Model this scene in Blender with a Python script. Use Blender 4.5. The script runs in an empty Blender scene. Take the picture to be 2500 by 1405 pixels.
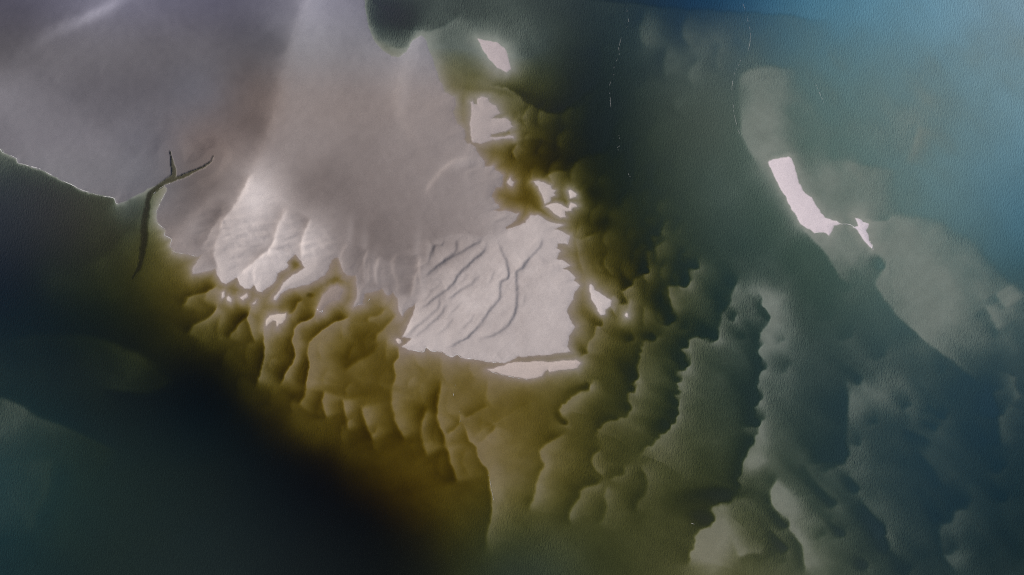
import bpy, math, random
import numpy as np

# ------------------------------------------------------------------ camera, sky, sun, exposure
scene = bpy.context.scene
PXM = 0.1                                   # one photo pixel on the water surface is 0.1 m
W0, H0 = 2500.0, 1405.0
def wx(px): return (px - W0 / 2) * PXM
def wy(py): return (H0 / 2 - py) * PXM

cam_d = bpy.data.cameras.new('drone_camera')
cam = bpy.data.objects.new('drone_camera', cam_d)
scene.collection.objects.link(cam)
cam_d.sensor_width = 36.0
cam_d.lens = 24.0
cam_d.clip_start = 1.0
cam_d.clip_end = 20000.0
cam.location = (0.0, 0.0, (W0 * PXM / 2) / (18.0 / 24.0))
cam.rotation_euler = (0.0, 0.0, 0.0)
scene.camera = cam

SUN_EL, SUN_AZ = math.radians(34), math.radians(292)     # azimuth clockwise from image-up
world = bpy.data.worlds.new('World')
scene.world = world
world.use_nodes = True
wn = world.node_tree
bg = wn.nodes['Background']
sky = wn.nodes.new('ShaderNodeTexSky')
sky.sky_type = 'NISHITA'
sky.sun_disc = False
sky.sun_elevation = SUN_EL
sky.sun_rotation = SUN_AZ
sky.air_density = 1.0
sky.dust_density = 3.0
wn.links.new(sky.outputs[0], bg.inputs[0])
bg.inputs[1].default_value = 0.07

sun_d = bpy.data.lights.new('sun', 'SUN')
sun_d.energy = 3.6
sun_d.angle = math.radians(0.6)
sun_d.color = (1.0, 0.93, 0.86)
sun = bpy.data.objects.new('sun', sun_d)
scene.collection.objects.link(sun)
sd = np.array([math.sin(SUN_AZ) * math.cos(SUN_EL), math.cos(SUN_AZ) * math.cos(SUN_EL), math.sin(SUN_EL)])
from mathutils import Vector
sun.rotation_euler = Vector(sd).to_track_quat('Z', 'Y').to_euler()
sun.location = Vector(sd) * 300

scene.view_settings.view_transform = 'Standard'
scene.view_settings.look = 'None'
scene.view_settings.gamma = 1.0
scene.view_settings.exposure = 0.0
try:
    scene.cycles.transparent_max_bounces = 12
    scene.cycles.use_denoising = False          # keep the fine grain a real sensor leaves
    scene.cycles.filter_width = 1.1
except Exception:
    pass

GAIN = 1.05                                 # albedo -> linear picture value of a level lit surface
def lin(c):
    c = np.asarray(c, float) / 255.0
    return np.where(c <= 0.04045, c / 12.92, ((c + 0.055) / 1.055) ** 2.4)

# ------------------------------------------------------------------ survey grid (in photo pixels)
STEP = 2.0
def axis(n, m=40.0):
    a = list(np.arange(-m, n + m + 0.1, STEP))
    lo, hi, s = a[0], a[-1], 5.0
    L, R = [], []
    while hi < n + 26000:
        if hi > n + 300: s *= 1.16
        hi += s; lo -= s
        R.append(hi); L.append(lo)
    return np.array(L[::-1] + a + R)
AX, AY = axis(W0), axis(H0)
NX, NY = len(AX), len(AY)
def fold(a, n, m=38.0):                     # outside the surveyed area the bed carries on as its mirror image
    p = n + 2 * m
    t = np.mod(a + m, 2 * p)
    return np.where(t > p, 2 * p - t, t) - m
UX0, UY0 = np.meshgrid(fold(AX, W0), fold(AY, H0))

rng = np.random.RandomState(7)
def cubic_axis(q, n):
    i = np.floor(q).astype(int); t = q - i
    w = [(-t**3 + 2*t**2 - t) / 2, (3*t**3 - 5*t**2 + 2) / 2, (-3*t**3 + 4*t**2 + t) / 2, (t**3 - t**2) / 2]
    idx = [np.clip(i + k - 1, 0, n - 1) for k in range(4)]
    return idx, w
def sample(G, X, Y, x0, dx, y0, dy):
    G = np.asarray(G, float)
    ix, wxs = cubic_axis((X - x0) / dx, G.shape[1])
    iy, wys = cubic_axis((Y - y0) / dy, G.shape[0])
    out = 0
    for a in range(4):
        row = 0
        for b in range(4):
            g = G[iy[a], ix[b]]
            wgt = wxs[b] if G.ndim == 2 else wxs[b][..., None]
            row = row + g * wgt
        out = out + row * (wys[a] if G.ndim == 2 else wys[a][..., None])
    return out
def noise(X, Y, sx, sy=None, ang=0.0):
    sy = sy or sx
    c, s = math.cos(ang), math.sin(ang)
    U = (X * c + Y * s) / sx; V = (-X * s + Y * c) / sy
    u0, v0 = U.min(), V.min()
    G = rng.uniform(-1, 1, (int(V.max() - v0) + 5, int(U.max() - u0) + 5))
    return sample(G, U, V, u0 - 1, 1, v0 - 1, 1)

# gentle wander so that no bank or crest runs straight
UX = UX0 + 1.9 * noise(UX0, UY0, 26) + 1.1 * noise(UX0, UY0, 9) + 0.6 * noise(UX0, UY0, 4.5)
UY = UY0 + 1.9 * noise(UX0, UY0, 26) + 1.1 * noise(UX0, UY0, 9) + 0.6 * noise(UX0, UY0, 4.5)

def T(ox, oy, s, *pts): return [(ox + x / s, oy + y / s) for x, y in pts]
S7, S4, S3, S33, S39 = 2.927, 3.5125, 3.903, 5.018, 3.9025

def window(pts, m):
    a = np.array(pts)
    return (UX > a[:, 0].min() - m) & (UX < a[:, 0].max() + m) & (UY > a[:, 1].min() - m) & (UY < a[:, 1].max() + m)
def seg_dist(X, Y, pts, closed=False):
    n = len(pts)
    best = np.full(X.shape, 1e9); sign = np.ones(X.shape); arc = np.zeros(X.shape)
    L = 0.0
    for i in range(n if closed else n - 1):
        ax, ay = pts[i]; bx, by = pts[(i + 1) % n]
        dx, dy = bx - ax, by - ay
        l2 = dx * dx + dy * dy
        if l2 < 1e-9: continue
        t = np.clip(((X - ax) * dx + (Y - ay) * dy) / l2, 0, 1)
        d = (X - ax - t * dx) ** 2 + (Y - ay - t * dy) ** 2
        cr = dx * (Y - ay) - dy * (X - ax)
        m = d < best
        best[m] = d[m]; sign[m] = np.where(cr[m] < 0, 1.0, -1.0); arc[m] = L + t[m] * math.sqrt(l2)
        L += math.sqrt(l2)
    return np.sqrt(best), sign, arc, L
def inside(X, Y, pts):
    r = np.zeros(X.shape, bool); n = len(pts)
    for i in range(n):
        ax, ay = pts[i]; bx, by = pts[(i + 1) % n]
        if ay == by: continue
        c = ((ay > Y) != (by > Y)) & (X < (bx - ax) * (Y - ay) / (by - ay) + ax)
        r ^= c
    return r
def poly_sd(pts, m=260):
    out = np.full(UX.shape, -float(m))
    w = window(pts, m)
    X, Y = UX[w], UY[w]
    d = seg_dist(X, Y, pts, True)[0]
    out[w] = np.maximum(np.where(inside(X, Y, pts), d, -d), -m)
    return out
def smooth_line(pts, k=5):
    p = np.array([pts[0]] + list(pts) + [pts[-1]], float); o = []
    for i in range(1, len(p) - 2):
        for j in range(k):
            t = j / k
            o.append(0.5 * (2*p[i] + (p[i+1]-p[i-1])*t + (2*p[i-1]-5*p[i]+4*p[i+1]-p[i+2])*t*t + (-p[i-1]+3*p[i]-3*p[i+1]+p[i+2])*t**3))
    o.append(p[-2])
    return [tuple(q) for q in o]
def crest(F, pts, Ab, Lb, Ad, Ld, w=4.0, ends=0.18, teeth=0.0, tooth=22.0):
    """an asymmetric bed step along a line: high just left of the walking direction, a scour on the other side"""
    pts = smooth_line(pts)
    m = 4.5 * max(Lb, Ld)
    k = window(pts, m)
    X, Y = UX[k], UY[k]
    d, sg, arc, L = seg_dist(X, Y, pts)
    s = d * sg
    if teeth:
        ph = rng.uniform(0, 6)
        mod = .55 + .45 * np.sin(arc / tooth * 1.13 + ph * 3)
        s = s + teeth * mod * (np.sin(arc / tooth * 5.1 + ph + 1.6 * np.sin(arc / tooth * .9)) + 0.8 * np.sin(arc / tooth * 2.9 + ph * 2)) * np.exp(-d / (2.5 * teeth + 4))
    e = np.clip(np.minimum(arc, L - arc) / (ends * L + 1e-6), 0, 1)
    e = e * e * (3 - 2 * e)
    tail = np.clip(1.0 - d / m, 0, 1)
    ph = rng.uniform(0, 6, 3)
    var = 0.75 + 0.25 * np.sin(arc / 37.0 + ph[0]) + 0.2 * np.sin(arc / 16.0 + ph[1])
    st = 0.5 * (1 + np.tanh(s / w))
    f = st * Ab * np.exp(-np.maximum(s, 0) / Lb) - (1 - st) * Ad * var * np.exp(-np.maximum(-s, 0) / Ld)
    F[k] += f * e * tail
def blob(F, x, y, rx, ry, ang, a):
    c, s = math.cos(math.radians(ang)), math.sin(math.radians(ang))
    u = ((UX - x) * c + (UY - y) * s) / rx; v = (-(UX - x) * s + (UY - y) * c) / ry
    F += a * np.exp(-(u * u + v * v))
def channel(pts, widths):
    """1 on the channel axis falling to 0 at its banks"""
    out = np.zeros(UX.shape)
    k = window(pts, max(widths) * 2)
    X, Y = UX[k], UY[k]
    sp = smooth_line(pts, 5)
    d, sg, arc, L = seg_dist(X, Y, sp)
    wl = np.interp(arc, np.linspace(0, L, len(widths)), widths)
    out[k] = np.clip(1 - (d / wl) ** 2, 0, 1)
    return out

# ------------------------------------------------------------------ shorelines
MAIN = ([(-300, 330), (-45, 345), (0, 364)] + T(0, 0, S7, (25,1095),(115,1130),(130,1165),(190,1180),(310,1218),(345,1240),(490,1310),(600,1365),(720,1400))
  + [(270,482),(282,486),(285,498)] + T(280,340,S3,(75,610),(140,580),(230,530),(340,465),(400,440),(470,440),(500,470),(495,500),(430,620),(400,690),(400,780),(440,830),(485,860),(475,915),(540,955),(530,1020),(570,1075),(700,1095),(775,1125))
  + T(400,430,S4,(330,670),(290,730),(245,800),(255,835),(300,830),(440,790),(460,840),(500,910),(530,925),(590,890),(635,870),(650,930),(690,970),(740,965),(770,930),(800,990),(840,1000),(880,960),(960,900),(980,830),(1060,790),(1065,765),(1050,740),(1090,700),(1130,670),(1190,740),(1210,790),(1160,820),(1100,850),(1060,890),(1000,970),(945,1030),(940,1060),(965,1070),(1000,1010),(1090,960),(1230,930),(1390,850))
  + T(600,460,S7,(590,590),(610,520),(655,495),(680,560),(690,600),(730,630),(790,625),(795,720),(790,800),(770,850),(830,830),(850,760),(920,740),(970,715),(985,740),(1010,770),(1050,740),(1085,790),(1090,880),(1110,910),(1150,870),(1215,830),(1200,900),(1150,1000),(1120,1060),(1185,1075),(1115,1130),(1160,1155),(1200,1160),(1270,1170),(1290,1135),(1330,1165),(1400,1170),(1470,1205),(1510,1185),(1550,1215),(1640,1220),(1740,1240),(1840,1245))
  + T(1200,460,S7,(140,1230),(180,1205),(400,1190),(560,1165),(545,1130),(555,1050),(600,990),(575,950),(560,930),(540,880),(590,790),(600,740),(630,700),(590,660),(600,640),(555,590),(510,580),(560,550),(520,520),(460,500),(500,450),(470,430),(480,400),(550,395),(560,340),(500,310),(450,290),(515,260),(430,240),(340,195),(280,190),(240,240),(170,270),(110,300),(105,285),(170,220),(190,180),(100,165),(10,158))
  + T(1080,200,S39,(545,1200),(530,1165),(500,1150),(490,1115),(470,1100),(490,1060),(510,1020),(570,990),(575,890),(530,860),(495,840),(490,795),(400,815),(395,750),(340,680),(310,630),(260,590),(235,600),(200,550),(215,510),(200,450),(140,400),(100,290),(120,240),(115,150),(15,100))
  + T(600,0,S7,(1380,560),(1350,470),(1320,380),(1290,290),(1250,255),(1190,290),(1150,370),(1100,405),(1040,405),(980,365),(920,290),(870,180),(850,60),(852,0))
  + [(890, -300), (-300, -300)])

# label, outline, height of the top, tone of its sand
ISLETS = [
 ('smooth white oval sand islet alone in grey water near the top', T(600,0,S7,(1650,280),(1720,285),(1800,310),(1850,350),(1885,420),(1895,490),(1860,518),(1800,490),(1750,440),(1700,370)), (190,180,182)),
 ('pale islet with three toothed fingers pointing right beside the big sand flat', T(1080,200,S39,(270,190),(290,180),(300,215),(335,215),(340,160),(380,142),(440,160),(450,200),(500,230),(550,290),(510,310),(470,350),(600,348),(650,385),(640,405),(670,435),(600,480),(470,495),(460,525),(560,530),(680,520),(682,540),(600,545),(480,550),(410,580),(370,595),(290,585),(270,560),(260,440),(270,330)), (176,166,164)),
 ('jagged white islet with a straight left edge beside a dark scour hole', T(1080,200,S39,(875,955),(930,948),(1030,985),(1040,1020),(1075,1035),(1060,1060),(1075,1080),(1030,1100),(1025,1140),(975,1165),(960,1140),(935,1060),(915,1000)), (190,180,176)),
 ('tiny white three-cornered islet right of the jagged straight-edged islet', T(1080,200,S39,(1197,1050),(1215,1035),(1245,1045),(1278,1078),(1265,1100),(1205,1112),(1208,1080)), (205,195,190)),
 ('low white islet with a forked ragged right end below the three-cornered one', T(1080,200,S39,(980,1180),(1040,1163),(1120,1168),(1180,1195),(1210,1205),(1220,1150),(1270,1160),(1280,1180),(1240,1195),(1225,1225),(1175,1230),(1170,1280),(1130,1282),(1060,1240)), (200,189,184)),
 ('small pale diamond of sand close to the edge of the big sand flat', T(1080,200,S39,(640,908),(660,950),(680,960),(665,995),(640,980),(620,955)), (185,174,170)),
 ('white wedge shaped islet right of the creased sand flat', T(1200,460,S7,(695,690),(705,682),(725,700),(730,720),(800,765),(862,805),(855,845),(815,870),(815,900),(790,905),(760,870),(715,790),(697,730)), (205,196,194)),
 ('white dot of sand, the smallest islet, right of the wedge shaped one', T(1200,460,S7,(962,895),(970,888),(981,899),(979,918),(968,922),(959,908)), (215,205,200)),
 ('long low pale sand bar lying below the creased sand flat', T(1200,460,S7,(-26,1300),(40,1275),(120,1247),(300,1242),(480,1237),(600,1225),(630,1250),(610,1285),(520,1300),(470,1300),(420,1312),(408,1288),(385,1310),(360,1340),(260,1365),(150,1345),(60,1325),(0,1310)), (196,183,177)),
 ('long bright white sand bar with a squared top end in blue green water', T(1850,360,S33,(130,185),(150,170),(230,145),(370,115),(405,140),(435,200),(470,310),(510,440),(570,560),(650,620),(690,690),(730,730),(815,870),(960,910),(1010,940),(930,955),(910,1000),(880,1070),(840,1045),(780,1035),(700,1050),(630,1000),(560,950),(530,940),(450,810),(330,600),(200,370)), (222,212,218)),
 ('narrow white sand spit just right of the long squared bar', T(1850,360,S33,(1185,860),(1260,885),(1290,915),(1350,935),(1345,985),(1320,1010),(1360,1080),(1380,1160),(1405,1200),(1405,1250),(1300,1130),(1210,1010),(1160,975),(1220,965)), (218,210,218)),
 ('small white two-pronged patch of sand on an ochre finger', T(400,430,S4,(880,1240),(910,1200),(980,1185),(1050,1180),(1045,1210),(1020,1250),(990,1270),(970,1300),(960,1250),(930,1240),(900,1270),(880,1295)), (205,192,182)),
 ('tiny pale fleck of sand, left of a close pair under the widest finger', T(400,430,S4,(495,1010),(520,998),(522,1035),(500,1055)), (205,194,188)),
 ('tiny pale fleck of sand, right of a close pair under the widest finger', T(400,430,S4,(545,1040),(560,1030),(580,1055),(570,1078),(548,1065)), (205,194,188)),
 ('tiny pale sand patch right of the pair of flecks', T(400,430,S4,(655,1045),(715,1008),(722,1040),(680,1068)), (200,188,182)),
 ('thin slanting fleck of sand above the two-pronged patch', T(400,430,S4,(768,1092),(797,1066),(788,1092),(772,1100)), (195,184,178)),
 ('dull wet grey sand patch streaked with foam between two brown fingers', T(600,460,S7,(510,860),(535,800),(560,760),(610,715),(645,705),(690,730),(672,790),(600,812),(560,850),(548,885),(515,885)), (150,137,130)),
 ('little white round knob of sand at the corner of the creased flat', T(600,460,S7,(1073,1082),(1090,1073),(1110,1078),(1112,1098),(1095,1112),(1080,1102)), (205,192,185)),
]
sd_main = poly_sd(MAIN)
# the forked creek cut into the flat
CREEK1 = T(280,340,S3,(533,120),(550,200),(568,290),(560,350),(490,410),(390,480),(325,550),(302,640),(292,760),(280,900),(262,1050),(240,1190),(170,1330))
CREEK2 = T(280,340,S3,(950,158),(925,205),(880,250),(770,305),(660,345),(560,385),(480,420))
creek = np.maximum(channel(CREEK1, [.8, 4, 6.5, 6.5, 7, 7, 8, 10, 11, 9, 7, 5, 2]), channel(CREEK2, [.6, 2, 4, 4.5, 5, 6]))
bank = np.maximum(channel(CREEK1, [60] * 12), channel(CREEK2, [50] * 6))
sd_creek = np.where(creek > 0, 6 * np.sqrt(creek), -6.0)
sd_main_w = np.minimum(sd_main, np.where(creek > 0, -4 * np.sqrt(creek) - 0.2, 260.0))
sd_isl = [poly_sd(p, 120) for _, p, _ in ISLETS]
sd_all = sd_main_w.copy()
for q in sd_isl: sd_all = np.maximum(sd_all, q)
land = sd_all > 0
print('shores done')

# ------------------------------------------------------------------ base depth, metres, every 125 x 117 px
DEPTH = [
 [.05]*8 + [.35,.65,.7,1.0,1.3,1.9,1.8,1.5,1.3,1.1,1.0,.9,.7],
 [.05]*8 + [.1,.3,.35,1.0,1.1,.9,.8,1.0,.9,.9,.9,.7,.5],
 [.05]*9 + [.2,.5,1.2,1.6,1.0,.8,.4,.75,.8,.7,.7,.7],
 [.2,.15,.1] + [.05]*6 + [.05,.5,1.2,1.6,1.2,1.0,.3,.75,.7,.65,.7,1.0],
 [1.4,1.2,.85,.5] + [.05]*6 + [.45,.7,1.4,1.4,.9,.6,.25,.6,.8,.9,1.2],
 [2.1,1.7,1.2,.6] + [.05]*7 + [.2,.85,1.1,1.4,1.2,.6,.3,.4,1.0,1.8],
 [2.6,1.9,1.3,.8,.4,.12,.1,.1,.05,.05,.05,.1,.5,.9,1.1,.9,1.2,.7,.32,.6,1.0],
 [1.9,2.4,2.0,1.4,.9,.5,.45,.45,.1,.05,.05,.1,.5,.9,1.0,.8,1.1,1.1,.5,.8,1.0],
 [1.5,1.8,1.7,2.0,2.2,.8,.5,.45,.38,.28,.3,.4,.7,.8,1.0,.9,1.2,.9,1.1,1.4,1.2],
 [1.0,1.7,2.3,2.7,2.7,2.0,.8,.52,.42,.42,.45,.5,.7,.9,1.0,.9,1.3,1.3,1.3,1.6,1.7],
 [1.3,1.6,2.0,2.2,2.3,2.6,2.4,1.25,.75,.52,.4,.6,.7,.8,1.1,.9,1.3,1.3,1.4,1.6,1.8],
 [1.4,1.6,1.9,2.1,2.3,2.6,2.7,2.4,1.5,.8,.9,.7,.8,.9,.6,1.0,.9,1.3,1.4,1.5,1.7],
 [1.5,1.7,2.0,2.1,2.2,2.4,2.5,2.7,2.3,1.3,1.1,.9,.9,.8,.5,.8,.7,1.2,1.4,1.5,1.6],
]
DS = 0.32
base = sample(DEPTH, UX, UY, 0, 125, 0, 1405 / 12)
base = base * (1 - .24 * np.clip((UX - 1450) / 200, 0, 1) * np.clip((UY - 480) / 150, 0, 1))
F = np.zeros(UX.shape)                       # bed forms, up positive

A, B, C, D = (lambda *p: T(1200,460,S7,*p)), (lambda *p: T(1200,925,S7,*p)), (lambda *p: T(1800,925,S7,*p)), (lambda *p: T(1800,460,S7,*p))
E_, G_, H_, J_ = (lambda *p: T(1200,0,S7,*p)), (lambda *p: T(1800,0,S7,*p)), (lambda *p: T(600,460,S7,*p)), (lambda *p: T(600,925,S7,*p))
K_, N_, Q_ = (lambda *p: T(400,430,S4,*p)), (lambda *p: T(0,925,S7,*p)), (lambda *p: T(0,460,S7,*p))
# scale-like dunes right of the creased flat
crest(F, A((1240,200),(1210,320),(1145,350),(1150,440),(1105,470),(1110,600),(1030,640),(990,700),(950,735)), .25,40,.6,26,3,teeth=2,tooth=18)
crest(F, A((935,700),(945,760),(968,825),(900,830)), .15,30,.4,20,3)
crest(F, A((1480,440),(1470,560),(1410,580),(1400,690),(1280,700),(1260,740),(1290,860),(1295,930),(1260,965)), .35,45,.6,28,3,teeth=2,tooth=22)
crest(F, A((1250,975),(1230,1040),(1160,1070),(1080,1100),(1060,1200),(1030,1280),(1030,1360),(1005,1400))+B((1020,70),(980,110),(980,170),(1000,220),(970,260),(900,290),(830,300),(760,360),(750,420),(770,490)), .28,45,.5,26,3,teeth=3,tooth=17)
crest(F, A((790,960),(745,985),(735,1060),(690,1110),(670,1200)), .25,30,.3,26,3)
crest(F, A((1740,600),(1720,700),(1700,800),(1640,900),(1620,1020),(1610,1075),(1480,1060),(1410,1080),(1390,1140),(1350,1150),(1365,1190),(1390,1250),(1390,1300),(1320,1310),(1340,1390))+B((1330,60),(1345,90),(1310,120),(1330,170),(1320,230),(1330,260),(1280,340),(1250,380),(1190,400),(1190,430),(1110,490),(1060,530),(1065,590)), .32,60,.65,30,3,ends=.1,teeth=3.5,tooth=19)
crest(F, B((770,-20),(690,60),(630,90),(560,150),(490,200),(495,260),(530,320)), .3,50,.35,22,3,teeth=1.5,tooth=16)
crest(F, B((800,500),(730,540),(715,590),(740,640),(820,710)), .3,30,.25,20,3)
crest(F, B((940,610),(952,680),(880,700),(840,740)), .22,22,.22,16,3)
crest(F, B((560,370),(480,410),(350,500),(345,560),(370,620),(340,680),(320,760),(310,830),(270,930),(270,990)), .28,45,.35,24,4)
crest(F, B((790,680),(770,740),(640,790),(620,850),(560,930),(555,1000),(590,1070)), .32,38,.4,24,4)
crest(F, B((1050,610),(1110,720),(1090,830),(1040,880),(1030,980)), .2,40,.35,22,4)
crest(F, B((840,740),(810,830),(820,900),(800,1000),(750,1060)), .25,28,.25,20,4)
crest(F, A((1900,700),(1940,830),(1990,930))+A((1900,1070),(1930,1290)) + B((1890,40),(1910,130),(1880,180),(1870,230),(1905,330),(1885,430),(1840,500),(1800,600),(1770,700),(1770,780),(1700,860)), .3,55,.85,26,3,ends=.12,teeth=3.5,tooth=26)
crest(F, B((1740,850),(1600,900),(1570,940),(1590,1000),(1540,1050),(1480,1090),(1455,1140),(1450,1200),(1410,1270),(1405,1360)), .35,60,.7,30,4,teeth=2)
blob(F, 1765, 1205, 55, 14, 2, -.6); blob(F, 1715, 1260, 32, 15, 10, -.5); blob(F, 1690, 1225, 60, 20, 0, -.25)
blob(F, 1740, 1330, 45, 60, 20, .35)
# faint pools and dunes of the lower right
crest(F, C((770,-60),(785,120),(780,250),(770,470),(765,580),(600,600),(480,600)), .3,60,.55,50,4)
crest(F, C((470,590),(530,700),(620,820),(690,905)), .2,40,.3,24,5)
crest(F, C((780,680),(860,800),(850,840)), .2,26,.5,18,4)
crest(F, C((850,830),(950,960),(1040,1060),(1045,1110),(1100,1230),(1220,1400)), .25,50,.6,30,4)
crest(F, C((310,680),(245,780),(250,900),(300,980),(355,1060),(440,1160),(470,1280),(490,1420)), .4,60,.45,30,4,ends=.12)
crest(F, C((220,1060),(350,1210),(340,1260)), .2,26,.6,20,4)
crest(F, C((640,1010),(750,1100),(770,1150)), .15,26,.5,18,5)
crest(F, C((1260,480),(1390,640),(1470,790)), .2,50,.35,34,5)
crest(F, C((1660,870),(1560,940),(1530,1020),(1450,1060),(1460,1200),(1500,1300),(1600,1420)), .35,60,.35,45,5)
crest(F, C((1950,80),(1820,100),(1860,220),(1870,400),(1900,520)), .3,50,.5,60,5)
crest(F, C((1350,170),(1500,290)), .15,30,.45,18,5); crest(F, C((1300,280),(1440,360)), .15,30,.4,18,5); crest(F, C((1180,360),(1400,450)), .15,40,.4,24,5)
crest(F, C((2049,130),(1990,60),(2010,-20)), .4,40,.2,30,5)
crest(F, C((860,1290),(930,1340),(920,1390)), .15,26,.5,20,5)
crest(F, C((0,1290),(110,1250),(200,1270)), .3,50,.2,24,5)
crest(F, D((1840,740),(1915,870)), .2,60,.2,40,5); crest(F, D((1770,840),(1870,1030)), .2,60,.22,44,5)
crest(F, D((150,860),(230,940)), .2,30,.35,18,5)
blob(F, 1870, 730, 45, 60, 0, .3); blob(F, 1895, 835, 50, 55, 0, .22); blob(F, 1845, 1130, 35, 30, 0, .3); blob(F, 1925, 1230, 50, 60, 0, .3)
blob(F, 2120, 985, 45, 60, 30, .25); blob(F, 2235, 975, 70, 50, 20, .2)
# fans and banks about the right hand bar
crest(F, D((940,440),(1030,520),(1040,580),(990,670),(1010,740),(1080,840),(1180,950),(1350,1100),(1550,1250),(1750,1420)), .2,200,.4,60,4,ends=.1)
crest(F, D((2120,820),(1850,560),(1700,400),(1600,320),(1450,240),(1300,200),(1100,185),(1060,190)), .14,220,.25,90,9,ends=.1)
crest(F, D((440,250),(560,390),(640,480),(690,580),(730,650),(850,690)), .35,60,.35,50,4)
crest(F, D((1110,175),(1080,230),(980,235),(900,210)), .18,30,.25,20,3)
crest(F, G_((480,505),(250,470),(80,500),(10,560),(5,700),(10,850),(40,1000),(120,1130),(190,1230)), .22,130,.25,70,6,ends=.14)
blob(F, 2080, 450, 130, 45, 20, .14); blob(F, 1690, 150, 90, 140, 15, .15); blob(F, 1590, 90, 30, 60, 10, .2); blob(F, 2200, 300, 120, 160, 40, .2); blob(F, 1860, 310, 45, 80, 15, .25); blob(F, 1905, 376, 26, 6, -15, -.2)
crest(F, G_((620,320),(700,480),(820,550)), .1,60,.2,30,7); crest(F, G_((1300,880),(1250,1040),(1190,1170)), .15,70,.15,50,6)
crest(F, G_((1200,1200),(1100,1210),(860,1170),(600,1120)), .15,60,.15,40,7)
crest(F, [(2060,52),(1980,45),(1900,32),(1740,24),(1640,14),(1490,2),(1400,-8)], .3,90,.55,80,4,ends=.2)
crest(F, E_((1730,240),(1830,360),(1770,480),(1710,560)), .1,80,.12,60,6)
# dark scours north of the scales
crest(F, E_((790,560),(700,640),(640,700),(560,760),(470,805),(380,795),(270,745),(200,680),(130,640),(-20,600)), .2,30,.7,32,3,teeth=2,tooth=20)
crest(F, E_((760,300),(775,480),(760,600),(735,680)), .1,60,.4,50,7)
crest(F, E_((900,760),(850,860),(840,960),(800,1070),(720,1100),(640,1130),(560,1180),(520,1220),(420,1240),(330,1310),(290,1350)), .2,40,.6,36,3.5,teeth=2.5,tooth=22)
crest(F, E_((200,780),(185,840),(240,860),(200,930)), .12,24,.2,14,4)
crest(F, E_((150,1010),(330,1000),(420,1030),(540,1060)), .12,26,.15,18,4)
blob(F, 1480, 250, 45, 60, 0, -.3); blob(F, 1470, 330, 50, 60, 0, -.35); blob(F, 1440, 130, 60, 80, 0, -.2)
crest(F, A((640,200),(610,330),(620,500),(680,640)), .12,30,.14,12,3); crest(F, A((720,330),(640,360),(560,330)), .1,24,.14,12,3)
crest(F, A((780,220),(770,310),(660,350)), .15,30,.2,14,3)
crest(F, A((820,460),(740,520),(780,600),(850,560)), .12,22,.14,12,4)
blob(F, 1320, 500, 18, 30, -25, -.45); blob(F, 1290, 470, 26, 40, 0, -.15); blob(F, 1425, 500, 30, 30, 0, .0)
blob(F, 1378, 493, 14, 8, 0, -.4); blob(F, 1440, 470, 30, 18, 20, -.6); blob(F, 1475, 545, 20, 14, 0, -.3)
blob(F, 1160, 160, 40, 50, 20, .0); blob(F, 1240, 190, 70, 40, 25, .15); blob(F, 1215, 225, 70, 10, 8, -.2)
def finger(p, Ab, Lb, Ad, Ld, w=3.0, **k): crest(F, p, Ab * 1.15, Lb * 1.5, Ad * 1.7, Ld * 1.6, w * .8, **k)
# ochre fingers running down into the deep channel
finger(K_((480,930),(380,980),(230,1030),(190,1080),(160,1140)), .2,26,.22,16,3)
finger(K_((470,1090),(410,1190),(330,1240),(250,1280),(180,1380)), .35,32,.3,18,3)
finger(K_((745,1160),(700,1210),(640,1270),(580,1350),(550,1420)), .25,26,.35,18,3)
finger(K_((765,1080),(735,1150),(710,1220),(730,1290),(765,1390),(780,1450)), .22,26,.3,16,3)
finger(K_((1205,1055),(1150,1090),(1120,1150),(1060,1190),(960,1200)), .2,24,.35,14,2.5)
finger(H_((170,885),(140,980),(130,1100),(120,1250),(80,1390),(60,1450)), .35,32,.3,16,2.5)
finger(H_((630,705),(560,760),(510,850),(480,920),(390,960),(345,1010),(330,1080),(350,1150),(330,1240),(280,1330),(230,1430)), .4,32,.4,18,2.5,ends=.12)
finger(H_((750,910),(620,970),(510,1040),(460,1090),(440,1160),(450,1250),(440,1330),(425,1430)), .35,40,.4,20,2.5,ends=.12)
finger(H_((1000,850),(960,900),(880,920),(870,970)), .12,20,.15,12,4); finger(H_((1090,890),(990,1000),(940,1050),(930,1110)), .15,22,.2,14,4)
finger(H_((960,1080),(900,1180),(780,1240),(690,1330)), .12,30,.15,18,5)
finger(H_((1090,1095),(1090,1200),(1060,1260),(1070,1350),(1045,1440)), .25,40,.2,22,3)
finger(H_((700,620),(620,690),(560,700)), .05,14,.3,12,3); blob(F, 719, 645, 16, 14, 40, -.45); blob(F, 822, 690, 18, 9, 15, -.4); blob(F, 757, 722, 8, 5, 0, -.5)
finger(J_((440,-10),(420,110),(370,200)), .3,30,.2,16,4); finger(J_((565,80),(550,180),(575,300)), .3,30,.2,16,4)
finger(J_((690,130),(710,270),(735,390)), .3,30,.2,16,4); finger(J_((820,180),(860,330),(910,460)), .3,32,.2,18,4)
finger(J_((1055,40),(1040,180),(1080,330),(1160,470)), .25,40,.2,24,5); finger(J_((1310,180),(1260,290),(1250,420),(1300,580)), .28,36,.2,20,5)
finger(J_((1410,-30),(1375,130),(1370,300),(1425,430),(1400,540)), .2,30,.3,14,4); finger(J_((1420,470),(1470,620),(1510,770)), .28,36,.25,20,4)
finger(J_((1545,270),(1590,430),(1640,480),(1660,560),(1730,660),(1740,780),(1755,900),(1740,1050),(1710,1150),(1715,1320)), .3,60,.14,16,3,ends=.2)
finger(J_((1790,320),(1740,400),(1640,475)), .1,22,.18,10,3); finger(J_((1740,190),(1650,230),(1560,290)), .06,20,.14,10,3)
finger(J_((1530,240),(1520,330),(1430,410)), .1,20,.15,10,3)
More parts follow.
